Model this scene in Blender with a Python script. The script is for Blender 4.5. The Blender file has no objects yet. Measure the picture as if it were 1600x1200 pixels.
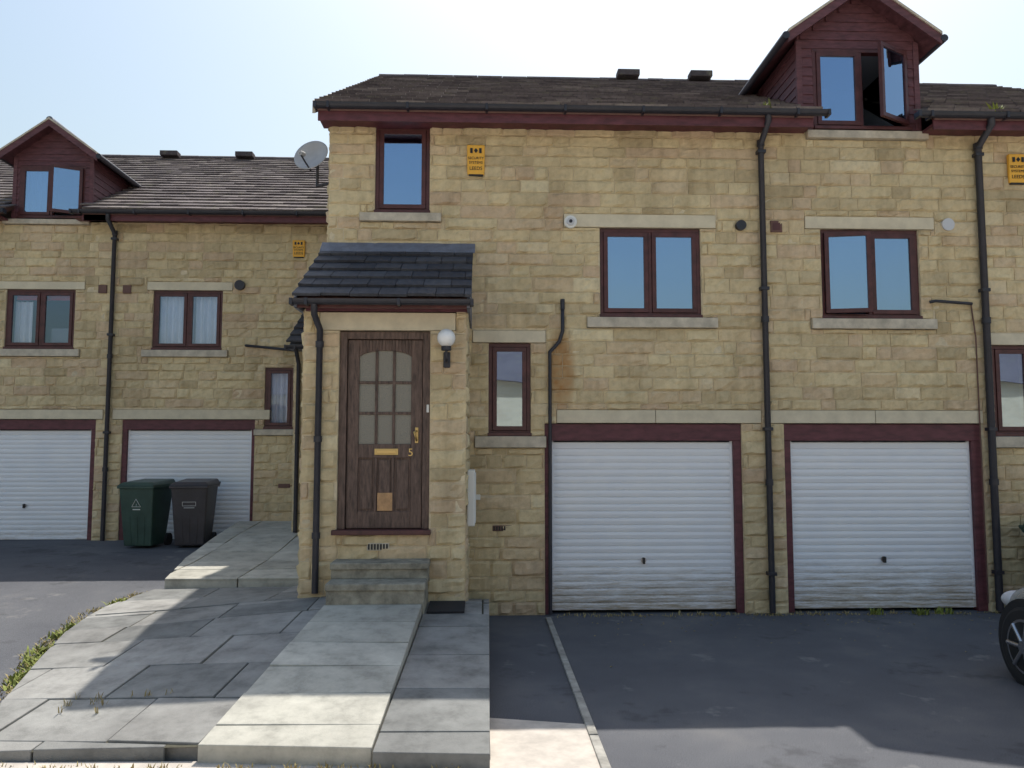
import bpy, math, random
from mathutils import Vector, noise
scene=bpy.context.scene
scene.view_settings.view_transform='Standard'
scene.view_settings.look='None'
scene.view_settings.exposure=0
R=random.Random(5)

# ------------------------------------------------------------------ materials
def newmat(name):
    m=bpy.data.materials.new(name); m.use_nodes=True
    nt=m.node_tree; b=nt.nodes['Principled BSDF']
    return m,nt,b
def N(nt,t,**kw):
    n=nt.nodes.new(t)
    for k,v in kw.items():
        if k in n.inputs: n.inputs[k].default_value=v
        else: setattr(n,k,v)
    return n
def ramp(nt,stops,interp='LINEAR'):
    r=nt.nodes.new('ShaderNodeValToRGB'); cr=r.color_ramp; cr.interpolation=interp
    while len(cr.elements)<len(stops): cr.elements.new(0.5)
    for e,(p,c) in zip(cr.elements,stops):
        e.position=p; e.color=(c[0],c[1],c[2],1)
    return r
def mixc(nt,a,b,fac,mode='MIX'):
    m=nt.nodes.new('ShaderNodeMix'); m.data_type='RGBA'; m.blend_type=mode
    for s,v in ((0,fac),(6,a),(7,b)):
        if hasattr(v,'type') and hasattr(v,'node'): nt.links.new(v,m.inputs[s])
        elif s==0: m.inputs[0].default_value=v
        else: m.inputs[s].default_value=(v[0],v[1],v[2],1)
    return m.outputs[2]
def bump(nt,b,h,strength=.3,dist=.01):
    n=nt.nodes.new('ShaderNodeBump'); n.inputs['Strength'].default_value=strength; n.inputs['Distance'].default_value=dist
    nt.links.new(h,n.inputs['Height']); nt.links.new(n.outputs[0],b.inputs['Normal'])
def pos(nt,scale=None):
    g=nt.nodes.new('ShaderNodeNewGeometry')
    if scale is None: return g.outputs['Position']
    m=nt.nodes.new('ShaderNodeMapping'); m.inputs['Scale'].default_value=scale
    nt.links.new(g.outputs['Position'],m.inputs[0]); return m.outputs[0]
def noise_n(nt,scale,detail=5,rough=.6,vec=None):
    n=N(nt,'ShaderNodeTexNoise'); n.inputs['Scale'].default_value=scale; n.inputs['Detail'].default_value=min(detail,4); n.inputs['Roughness'].default_value=rough
    nt.links.new(vec if vec is not None else pos(nt),n.inputs['Vector']); return n.outputs['Fac']
def math_n(nt,op,a,b_=None,c=None,clamp=False):
    n=nt.nodes.new('ShaderNodeMath'); n.operation=op; n.use_clamp=clamp
    for i,v in enumerate((a,b_,c)):
        if v is None: continue
        if isinstance(v,(int,float)): n.inputs[i].default_value=v
        else: nt.links.new(v,n.inputs[i])
    return n.outputs[0]
def simple(name,col,rough=.6,metal=0,var=.0,scale=8,bmp=0,spec=None,vscale=(1,1,1)):
    m,nt,b=newmat(name)
    b.inputs['Roughness'].default_value=rough; b.inputs['Metallic'].default_value=metal
    if spec is not None: b.inputs['Specular IOR Level'].default_value=spec
    if var>0:
        v=pos(nt,vscale); f=noise_n(nt,scale,4,.65,v)
        r=ramp(nt,[(.3,[c*(1-var) for c in col]),(.7,[min(1,c*(1+var)) for c in col])])
        nt.links.new(f,r.inputs[0]); nt.links.new(r.outputs[0],b.inputs['Base Color'])
        if bmp: bump(nt,b,f,bmp,.01)
    else: b.inputs['Base Color'].default_value=(*col,1)
    return m
def tinted(name,stops,rough=.9,nscale=9,namt=.35,bscale=60,bstr=.5,bd=.006,stain=False,moss=None,big=(.9,1.05)):
    """per-block colour from the 'tint' attribute plus weathering noise"""
    m,nt,b=newmat(name); b.inputs['Roughness'].default_value=rough; b.inputs['Specular IOR Level'].default_value=.2
    at=N(nt,'ShaderNodeAttribute'); at.attribute_name='tint'
    sep=N(nt,'ShaderNodeSeparateColor'); nt.links.new(at.outputs['Color'],sep.inputs[0])
    r=ramp(nt,stops); nt.links.new(sep.outputs[0],r.inputs[0])
    f=noise_n(nt,nscale,4,.7)
    r2=ramp(nt,[(.25,(1-namt,)*3),(.5,(1,1,1)),(.75,(1+namt*.6,)*3)]); nt.links.new(f,r2.inputs[0])
    c=mixc(nt,r.outputs[0],r2.outputs[0],1.0,'MULTIPLY')
    bg_=noise_n(nt,.9,2,.6)
    r3=ramp(nt,[(.35,(big[0],big[0]*.985,big[0]*.97)),(.6,(big[1],big[1]*.99,big[1]*.97))]); nt.links.new(bg_,r3.inputs[0])
    c=mixc(nt,c,r3.outputs[0],1.0,'MULTIPLY')
    if stain:
        # vertical weathering streaks
        st=noise_n(nt,1,4,.7,pos(nt,(3.2,3.2,.45)))
        r5=ramp(nt,[(.36,(.84,.83,.81)),(.52,(1,1,1))]); nt.links.new(st,r5.inputs[0])
        c=mixc(nt,c,r5.outputs[0],1.0,'MULTIPLY')
        s=N(nt,'ShaderNodeSeparateXYZ'); nt.links.new(pos(nt),s.inputs[0])
        dx=math_n(nt,'DIVIDE',math_n(nt,'SUBTRACT',s.outputs[0],.90),.17); dz=math_n(nt,'DIVIDE',math_n(nt,'SUBTRACT',s.outputs[2],2.80),.50)
        d=math_n(nt,'ADD',math_n(nt,'MULTIPLY',dx,dx),math_n(nt,'MULTIPLY',dz,dz))
        k=math_n(nt,'SUBTRACT',1.25,d,clamp=True); k=math_n(nt,'MULTIPLY',k,math_n(nt,'MULTIPLY',f,1.35),clamp=True)
        c=mixc(nt,c,(.40,.19,.06),k)
    if moss:
        mf=noise_n(nt,3.2,4,.75); rm=ramp(nt,[(.55,(0,0,0)),(.68,(1,1,1))]); nt.links.new(mf,rm.inputs[0])
        c=mixc(nt,c,moss,rm.outputs[0])
    nt.links.new(c,b.inputs['Base Color'])
    f2=noise_n(nt,bscale,3,.7); bump(nt,b,f2,bstr,bd)
    return m
M={}
M['stone']=tinted('rock_faced_stone',[(0,(.52,.42,.26)),(.12,(.60,.49,.305)),(.4,(.69,.575,.36)),(.62,(.67,.545,.335)),(.82,(.64,.50,.335)),(.92,(.60,.455,.305)),(1,(.76,.655,.43))],nscale=11,namt=.22,stain=True)
M['mortar']=simple('mortar',(.64,.54,.37),.95,var=.2,scale=12,bmp=.3)
M['ashlar']=simple('smooth_ashlar',(.68,.60,.44),.85,var=.12,scale=5,bmp=.15)
M['sillstone']=simple('sill_stone',(.54,.48,.38),.85,var=.25,scale=7,bmp=.15)
M['tile']=tinted('roof_tile',[(0,(.11,.093,.097)),(.5,(.155,.132,.135)),(.85,(.19,.163,.162)),(1,(.24,.21,.20))],rough=.9,nscale=14,namt=.35,moss=(.18,.165,.13),bscale=40)
M['ptile']=tinted('porch_tile',[(0,(.045,.048,.060)),(1,(.080,.084,.098))],rough=.7,nscale=14,namt=.4,bscale=40)
M['lead']=simple('lead_flashing',(.15,.165,.21),.55,var=.25,scale=9)
M['wood']=simple('stained_frame_wood',(.085,.026,.026),.45,var=.35,scale=9,vscale=(1,1,1))
M['fascia']=simple('fascia_wood',(.115,.033,.042),.55,var=.4,scale=6,vscale=(1,1,3))
M['clad']=simple('cladding_wood',(.12,.045,.052),.6,var=.4,scale=7,vscale=(1,1,4))
M['doorwood']=simple('weathered_door_wood',(.125,.080,.062),.65,var=.55,scale=14,vscale=(3,3,.5),bmp=.3)
M['plastic']=simple('black_plastic',(.028,.028,.038),.45,var=.2,scale=10)
M['white']=simple('white_plastic',(.78,.78,.75),.4)
M['brass']=simple('brass',(.58,.42,.18),.42,1)
M['brown']=simple('brown_vent',(.14,.07,.055),.6,var=.2)
M['red']=simple('red_blind',(.5,.03,.03),.8)
M['room']=simple('room_wall',(.30,.33,.38),.9)
M['curtain']=simple('net_curtain',(.90,.90,.92),.9,var=.08,scale=20,vscale=(4,4,.4))
M['slab_l']=tinted('pale_slab',[(0,(.42,.41,.36)),(1,(.55,.54,.48))],nscale=5,namt=.35,bscale=90,bstr=.4,big=(.86,1.06))
M['slab_d']=tinted('grey_slab',[(0,(.20,.205,.20)),(.5,(.255,.255,.245)),(1,(.32,.315,.30))],nscale=4,namt=.42,bscale=90,bstr=.5,big=(.82,1.12))
M['joint']=simple('joint_soil',(.08,.075,.05),.95,var=.5,scale=8)
M['step']=simple('step_concrete',(.28,.26,.205),.9,var=.45,scale=8,bmp=.3)
M['concrete']=simple('concrete',(.52,.47,.41),.9,var=.2,scale=5,bmp=.2)
M['kerb']=simple('edging_concrete',(.33,.315,.28),.9,var=.35,scale=9)
M['orange']=simple('alarm_yellow',(.88,.46,.05),.4,var=.06)
M['black']=simple('black_ink',(.015,.015,.015),.5)
M['bin_green']=simple('green_bin_plastic',(.038,.078,.062),.45,var=.2,scale=6)
M['bin_grey']=simple('grey_bin_plastic',(.050,.046,.052),.45,var=.2,scale=6)
M['ply']=simple('bare_ply',(.50,.29,.14),.7,var=.25,scale=12)
M['rubber']=simple('rubber',(.02,.02,.022),.8)
M['alloy']=simple('alloy',(.5,.5,.52),.3,1)
M['paint']=simple('car_paint',(.33,.31,.27),.25,.6)
M['carglass']=simple('car_glass',(.01,.012,.015),.05)
M['lens']=simple('lamp_lens',(.6,.6,.62),.08)
M['redlens']=simple('tail_lens',(.35,.01,.01),.1)
M['mat']=simple('doormat_fibre',(.02,.02,.022),.95,var=.3,scale=60)
M['dish']=simple('dish_grey',(.42,.43,.45),.45,var=.1)
M['weed']=simple('weed_leaf',(.22,.25,.05),.8,var=.4,scale=3)
M['dry']=simple('dry_grass',(.36,.29,.13),.9,var=.3,scale=3)

m,nt,b=newmat('white_garage_paint'); b.inputs['Roughness'].default_value=.4
g=N(nt,'ShaderNodeNewGeometry'); s=N(nt,'ShaderNodeSeparateXYZ'); nt.links.new(g.outputs['Position'],s.inputs[0])
mr=N(nt,'ShaderNodeMapRange'); nt.links.new(s.outputs[2],mr.inputs[0])
for i,v in ((1,0.0),(2,1.2),(3,1.1),(4,0.0)): mr.inputs[i].default_value=v
n1=noise_n(nt,3,4,.85,pos(nt,(1.0,1,14)))
mu=N(nt,'ShaderNodeMath',operation='MULTIPLY'); nt.links.new(mr.outputs[0],mu.inputs[0]); nt.links.new(n1,mu.inputs[1])
rr=ramp(nt,[(.30,(0,0,0)),(.62,(1,1,1))]); nt.links.new(mu.outputs[0],rr.inputs[0])
n2=noise_n(nt,2,2,.6); r4=ramp(nt,[(.3,(.84,.86,.90)),(.7,(.90,.91,.93))]); nt.links.new(n2,r4.inputs[0])
c=mixc(nt,r4.outputs[0],(.38,.31,.22),rr.outputs[0]); nt.links.new(c,b.inputs['Base Color']); M['garage']=m

m,nt,b=newmat('asphalt'); b.inputs['Roughness'].default_value=.9; b.inputs['Specular IOR Level'].default_value=.25
f=noise_n(nt,.7,4,.65); r=ramp(nt,[(.3,(.092,.095,.107)),(.55,(.12,.123,.134)),(.75,(.165,.163,.165))]); nt.links.new(f,r.inputs[0])
f2=noise_n(nt,140,2,.7); r2=ramp(nt,[(.3,(.6,.6,.6)),(.7,(1.4,1.4,1.4))]); nt.links.new(f2,r2.inputs[0])
c=mixc(nt,r.outputs[0],r2.outputs[0],1,'MULTIPLY')
f3=noise_n(nt,1.9,4,.7); r3=ramp(nt,[(.62,(0,0,0)),(.70,(.8,.8,.8))]); nt.links.new(f3,r3.inputs[0])
c=mixc(nt,c,(.21,.208,.205),r3.outputs[0])
f4=noise_n(nt,1.1,4,.8); r5=ramp(nt,[(.34,(.72,.72,.72)),(.42,(1,1,1))]); nt.links.new(f4,r5.inputs[0])
c=mixc(nt,c,r5.outputs[0],1,'MULTIPLY')
nt.links.new(c,b.inputs['Base Color']); bump(nt,b,f2,.6,.006); M['asphalt']=m

def glassmat(name,base):
    m=bpy.data.materials.new(name); m.use_nodes=True; nt=m.node_tree; nt.nodes.clear()
    o=N(nt,'ShaderNodeOutputMaterial'); tr=N(nt,'ShaderNodeBsdfTransparent'); gl=N(nt,'ShaderNodeBsdfGlossy')
    tr.inputs[0].default_value=(.70,.79,.88,1) if base>.3 else (.95,.97,1,1)
    gl.inputs[0].default_value=(.56,.74,1,1); gl.inputs['Roughness'].default_value=.01
    fr=N(nt,'ShaderNodeFresnel'); fr.inputs[0].default_value=1.5
    ad=N(nt,'ShaderNodeMath',operation='MULTIPLY_ADD'); ad.inputs[1].default_value=1.2; ad.inputs[2].default_value=base; nt.links.new(fr.outputs[0],ad.inputs[0])
    mx=N(nt,'ShaderNodeMixShader'); nt.links.new(ad.outputs[0],mx.inputs[0]); nt.links.new(tr.outputs[0],mx.inputs[1]); nt.links.new(gl.outputs[0],mx.inputs[2]); nt.links.new(mx.outputs[0],o.inputs[0])
    nz=noise_n(nt,1.6,1,.5); bp=N(nt,'ShaderNodeBump'); bp.inputs['Strength'].default_value=.08; bp.inputs['Distance'].default_value=.03
    nt.links.new(nz,bp.inputs['Height']); nt.links.new(bp.outputs[0],gl.inputs['Normal'])
    return m
M['glass']=glassmat('window_glass',.42); M['glass_clear']=glassmat('clear_window_glass',.06)
m,nt,b=newmat('obscured_glass'); b.inputs['Base Color'].default_value=(.25,.23,.185,1); b.inputs['Roughness'].default_value=.18
f=noise_n(nt,70,3,.5); bump(nt,b,f,.8,.01); M['obscured']=m
M['opal']=simple('opal_glass',(.90,.90,.89),.12)

# ------------------------------------------------------------------ mesh helpers
def link(o): scene.collection.objects.link(o); return o
def empty(name):
    e=bpy.data.objects.new(name,None); e.empty_display_size=.3; return link(e)
class MB:
    def __init__(s): s.v=[];s.f=[];s.t=[]
    def box(s,x0,x1,y0,y1,z0,z1,t=None):
        n=len(s.v); s.v+=[(x0,y0,z0),(x1,y0,z0),(x1,y1,z0),(x0,y1,z0),(x0,y0,z1),(x1,y0,z1),(x1,y1,z1),(x0,y1,z1)]
        s.f+=[tuple(n+i for i in q) for q in ((0,3,2,1),(4,5,6,7),(0,1,5,4),(1,2,6,5),(2,3,7,6),(3,0,4,7))]
        s.t+=[t or (0,0,0)]*8
    def hexa(s,p,t=None):
        n=len(s.v); s.v+=[tuple(q) for q in p]
        s.f+=[tuple(n+i for i in q) for q in ((0,3,2,1),(4,5,6,7),(0,1,5,4),(1,2,6,5),(2,3,7,6),(3,0,4,7))]
        s.t+=[t or (0,0,0)]*8
    def poly(s,p,t=None):
        n=len(s.v); s.v+=[tuple(q) for q in p]; s.f.append(tuple(range(n,n+len(p)))); s.t+=[t or (0,0,0)]*len(p)
    def prism(s,bot,top,t=None):
        n=len(s.v); k=len(bot); s.v+=[tuple(q) for q in bot]+[tuple(q) for q in top]
        s.f.append(tuple(n+i for i in reversed(range(k)))); s.f.append(tuple(n+k+i for i in range(k)))
        for i in range(k):
            j=(i+1)%k; s.f.append((n+i,n+j,n+k+j,n+k+i))
        s.t+=[t or (0,0,0)]*(2*k)
    def obj(s,name,mat,parent=None,bevel=0,smooth=False,tint=False):
        me=bpy.data.meshes.new(name); me.from_pydata(s.v,[],s.f); me.update()
        me.materials.append(M[mat] if isinstance(mat,str) else mat)
        if tint:
            a=me.color_attributes.new('tint','FLOAT_COLOR','POINT')
            flat=[]
            for t in s.t: flat+=[t[0],t[1],t[2],1]
            a.data.foreach_set('color',flat)
        if smooth:
            for p in me.polygons: p.use_smooth=True
        o=bpy.data.objects.new(name,me); link(o)
        if parent: o.parent=parent
        if bevel:
            md=o.modifiers.new('bevel','BEVEL'); md.width=bevel; md.segments=2; md.limit_method='ANGLE'
        return o
def box(name,x0,x1,y0,y1,z0,z1,mat,parent=None,bevel=.004):
    b=MB(); b.box(x0,x1,y0,y1,z0,z1); return b.obj(name,mat,parent,bevel)
def tube(name,pts,r,mat,parent=None,cyc=False):
    cu=bpy.data.curves.new(name,'CURVE'); cu.dimensions='3D'; cu.bevel_depth=r; cu.bevel_resolution=4; cu.use_fill_caps=True
    sp=cu.splines.new('POLY'); sp.points.add(len(pts)-1)
    for p,q in zip(sp.points,pts): p.co=(*q,1)
    sp.use_cyclic_u=cyc; cu.materials.append(M[mat])
    for s_ in cu.splines: s_.use_smooth=True
    o=bpy.data.objects.new(name,cu); link(o)
    if parent: o.parent=parent
    return o
def cyl(name,c,axis,r,h,mat,parent=None,seg=28,r2=None,bevel=0):
    b=MB(); r2=r if r2 is None else r2
    ax=Vector(axis).normalized(); u=ax.orthogonal().normalized(); w=ax.cross(u)
    bot=[];top=[]
    for i in range(seg):
        a=2*math.pi*i/seg; d=u*math.cos(a)+w*math.sin(a)
        bot.append(Vector(c)+d*r); top.append(Vector(c)+ax*h+d*r2)
    b.prism(bot,top); o=b.obj(name,mat,parent,bevel); return o
def sphere(name,c,r,mat,parent=None,scale=(1,1,1)):
    b=MB(); n1,n2=24,14
    for j in range(n2+1):
        ph=math.pi*j/n2
        for i in range(n1):
            a=2*math.pi*i/n1
            b.v.append((c[0]+r*scale[0]*math.sin(ph)*math.cos(a),c[1]+r*scale[1]*math.sin(ph)*math.sin(a),c[2]+r*scale[2]*math.cos(ph)))
    for j in range(n2):
        for i in range(n1):
            k=(i+1)%n1; b.f.append((j*n1+i,(j+1)*n1+i,(j+1)*n1+k,j*n1+k))
    b.t=[(0,0,0)]*len(b.v)
    return b.obj(name,mat,parent,smooth=True)
def text(name,s,x,y,z,size,mat,parent,rot=(math.pi/2,0,0),ext=.0015,align='CENTER'):
    cu=bpy.data.curves.new(name,'FONT'); cu.body=s; cu.size=size; cu.align_x=align; cu.extrude=ext; cu.materials.append(M[mat])
    o=bpy.data.objects.new(name,cu); link(o); o.location=(x,y,z); o.rotation_euler=rot; o.parent=parent; return o

# ------------------------------------------------------------------ rock faced coursed wall
def subtract(rects,h):
    out=[]
    for a0,a1,b0,b1 in rects:
        h0,h1,k0,k1=h
        if h0>=a1 or h1<=a0 or k0>=b1 or k1<=b0: out.append((a0,a1,b0,b1)); continue
        if h0>a0: out.append((a0,h0,b0,b1))
        if h1<a1: out.append((h1,a1,b0,b1))
        c0,c1=max(a0,h0),min(a1,h1)
        if k0>b0: out.append((c0,c1,b0,k0))
        if k1<b1: out.append((c0,c1,k1,b1))
    return out
def stone_wall(name,u0,u1,z0,z1,holes,xf,parent,seed=1,urange=None,backs=.26,back=True):
    rnd=random.Random(seed); b=MB(); z=z0
    while z<z1-.02:
        h=rnd.choice((.125,.14,.15,.155,.165,.175))
        if z+h>z1-.05: h=z1-z
        a0,a1=(u0,u1) if urange is None else urange(z+h)
        u=a0-rnd.uniform(0,.15)
        while u<a1-.01:
            L=rnd.choice((.17,.24,.30,.36,.42,.50,.6))*rnd.uniform(.9,1.1)
            if a1-(u+L)<.12: L=a1-u
            rs=[(max(u,a0),min(u+L,a1),z,z+h)]
            for hh in holes: rs=subtract(rs,hh)
            for (p0,p1,q0,q1) in rs:
                if p1-p0<.03 or q1-q0<.03: continue
                g=.0045; p0+=g;p1-=g;q0+=g;q1-=g
                nx=max(3,min(9,int((p1-p0)/.05))); nz=4
                tint=(rnd.random(),rnd.random(),0); off=rnd.uniform(.004,.022); sx,sz=rnd.uniform(-.012,.012),rnd.uniform(-.010,.010)
                n=len(b.v)
                for j in range(nz+3):
                    for i in range(nx+3):
                        ii=min(max(i-1,0),nx); jj=min(max(j-1,0),nz)
                        uu=p0+(p1-p0)*ii/nx; zz=q0+(q1-q0)*jj/nz
                        if i in(0,nx+2) or j in (0,nz+2): d=-.02
                        elif ii in(0,nx) or jj in(0,nz): d=.001+rnd.uniform(-.002,.003)
                        else:
                            d=off+noise.noise(Vector((uu*9,zz*11,seed*3.1)))*.020+sx*(ii/nx-.5)*2+sz*(jj/nz-.5)*2+rnd.uniform(-.006,.006)
                            uu+=rnd.uniform(-.009,.009); zz+=rnd.uniform(-.008,.008)
                            if jj==1: zz-= (q1-q0)/nz*.40
                            if jj==nz-1: zz+=(q1-q0)/nz*.40
                            if ii==1: uu-=(p1-p0)/nx*.35
                            if ii==nx-1: uu+=(p1-p0)/nx*.35
                        b.v.append(xf(uu,d,zz)); b.t.append(tint)
                W=nx+3
                for j in range(nz+2):
                    for i in range(nx+2):
                        b.f.append((n+j*W+i,n+j*W+i+1,n+(j+1)*W+i+1,n+(j+1)*W+i))
            u+=L
        z+=h
    o=b.obj(name,'stone',parent,tint=True)
    if back:
        us=sorted({u0,u1}|{min(max(h[i],u0),u1) for h in holes for i in(0,1)}); zs=sorted({z0,z1}|{min(max(h[i],z0),z1) for h in holes for i in(2,3)})
        k=MB()
        for j in range(len(zs)-1):
            run=None
            for i in range(len(us)-1):
                cu,cz=(us[i]+us[i+1])/2,(zs[j]+zs[j+1])/2
                inside=any(h[0]<cu<h[1] and h[2]<cz<h[3] for h in holes)
                if not inside:
                    run=(run[0],us[i+1]) if run else (us[i],us[i+1])
                if (inside or i==len(us)-2) and run:
                    a,c=run
                    P=[xf(a,-.008,zs[j]),xf(c,-.008,zs[j]),xf(c,-backs,zs[j]),xf(a,-backs,zs[j]),xf(a,-.008,zs[j+1]),xf(c,-.008,zs[j+1]),xf(c,-backs,zs[j+1]),xf(a,-backs,zs[j+1])]
                    k.hexa(P); run=None
        k.obj(name+'_core','mortar',parent)
    return o
def xf_front(y0): return lambda u,d,z:(u,y0-d,z)
def xf_left(x0): return lambda u,d,z:(x0-d,u,z)
def xf_right(x0): return lambda u,d,z:(x0+d,u,z)

# ------------------------------------------------------------------ windows
def sash(mb,gl,x0,x1,z0,z1,y,w=.05,dp=.045):
    mb.box(x0,x1,y,y+dp,z0,z0+w); mb.box(x0,x1,y,y+dp,z1-w,z1)
    mb.box(x0,x0+w,y,y+dp,z0+w,z1-w); mb.box(x1-w,x1,y,y+dp,z0+w,z1-w)
    gl.box(x0+w,x1-w,y+.018,y+.024,z0+w,z1-w)
def window(parent,x0,x1,z0,z1,y0,splits=(),open_=None,room=True,tag='window',depth=1.6,recess=.03,gm='glass'):
    y=y0+recess; fr=MB(); F=.045
    fr.box(x0,x1,y,y+.09,z0,z0+F+.015); fr.box(x0,x1,y,y+.09,z1-F,z1)
    fr.box(x0,x0+F,y,y+.09,z0+F+.015,z1-F); fr.box(x1-F,x1,y,y+.09,z0+F+.015,z1-F)
    xs=[x0+F]+[x0+(x1-x0)*s_ for s_ in splits]+[x1-F]
    for s_ in xs[1:-1]: fr.box(s_-.02,s_+.02,y,y+.09,z0+F+.015,z1-F)
    fr.box(x0-.01,x1+.01,y-.045,y+.0,z0-.002,z0+.035)
    fr.obj(tag+'_frame','wood',parent,.004)
    for i in range(len(xs)-1):
        a=xs[i]+(.02 if i else 0)+.003; c=xs[i+1]-(.02 if i<len(xs)-2 else 0)-.003
        sb,gb=MB(),MB()
        if open_ and open_[0]==i:
            side,ang=open_[1],math.radians(open_[2]); w=c-a; hx=a if side=='L' else c
            if side=='L': sash(sb,gb,0,w,z0+F+.018,z1-F-.003,-.045)
            else: sash(sb,gb,-w,0,z0+F+.018,z1-F-.003,-.045)
            o1=sb.obj(tag+'_open_sash','wood',parent,.003); o2=gb.obj(tag+'_open_glass',gm,parent)
            for o in(o1,o2):
                o.location=(hx,y,0); o.rotation_euler=(0,0,-ang if side=='L' else ang)
        else:
            sash(sb,gb,a,c,z0+F+.018,z1-F-.003,y-.012)
            sb.obj(tag+'_sash','wood',parent,.003); gb.obj(tag+'_glass',gm,parent)
    if room:
        r=MB(); Y0=y0+.27;Y1=y0+depth; a,c,l,h=x0-.3,x1+.3,z0-.4,z1+.3
        if room=='small': a,c,l,h=x0-.02,x1+.02,z0-.02,z1+.02; Y0=y0+.125
        r.poly([(a,Y1,l),(c,Y1,l),(c,Y1,h),(a,Y1,h)]); r.poly([(a,Y0,l),(a,Y1,l),(a,Y1,h),(a,Y0,h)]); r.poly([(c,Y0,l),(c,Y1,l),(c,Y1,h),(c,Y0,h)])
        r.poly([(a,Y0,l),(c,Y0,l),(c,Y1,l),(a,Y1,l)]); r.poly([(a,Y0,h),(c,Y0,h),(c,Y1,h),(a,Y1,h)])
        r.obj(tag+'_room','room',parent)
def curtain(parent,x0,x1,z0,z1,y,mat='curtain',folds=.09):
    b=MB(); n=int((x1-x0)/.012)
    for i in range(n+1):
        x=x0+(x1-x0)*i/n; yy=y+.024*math.sin(x*2*math.pi/folds)+.008*math.sin(x*41)
        b.v+=[(x,yy,z0),(x,yy,z1)]
    for i in range(n): b.f.append((2*i,2*i+2,2*i+3,2*i+1))
    b.t=[(0,0,0)]*len(b.v); b.obj('curtain',mat,parent,smooth=True)

# ------------------------------------------------------------------ garage door
def garage(parent,fx0,fx1,ftop,dx0,dx1,dtop,zb,y0,handle=True):
    f=MB(); y=y0+.02
    f.box(fx0,fx1,y,y+.12,dtop,ftop); f.box(fx0,dx0,y+.003,y+.12,zb-.03,dtop); f.box(dx1,fx1,y+.003,y+.12,zb-.03,dtop)
    f.obj('garage_frame','fascia',parent,.005)
    b=MB(); z=zb+.015; yd=y0+.075; prof=[]; P=.0775
    n=int((dtop-.01-z)/P); P=(dtop-.01-z)/n
    for i in range(n):
        a=z+i*P
        prof+=[(yd+.020,a),(yd+.003,a+.005),(yd-.003,a+P*.5),(yd+.001,a+P-.009),(yd+.020,a+P-.004)]
    for (yy,zz) in prof: b.v+=[(dx0,yy,zz),(dx1,yy,zz)]
    for i in range(len(prof)-1): b.f.append((2*i,2*i+1,2*i+3,2*i+2))
    b.t=[(0,0,0)]*len(b.v); b.obj('garage_door','garage',parent)
    e=MB(); e.box(dx0,dx0+.03,yd-.006,yd+.02,zb+.01,dtop); e.box(dx1-.03,dx1,yd-.006,yd+.02,zb+.01,dtop); e.box(dx0+.03,dx1-.03,yd-.006,yd+.02,zb+.008,zb+.05)
    e.obj('garage_door_edge','garage',parent,.003)
    if handle:
        cx=(dx0+dx1)/2
        cyl('garage_handle_plate',(cx,yd-.002,zb+.57),(0,-1,0),.032,.012,'alloy',parent)
        box('garage_handle',cx-.012,cx+.012,yd-.05,yd-.01,zb+.53,zb+.60,'black',parent)
    box('garage_back',dx0-.2,dx1+.2,yd+.2,yd+.22,zb,dtop+.2,'room',parent,0)

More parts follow.
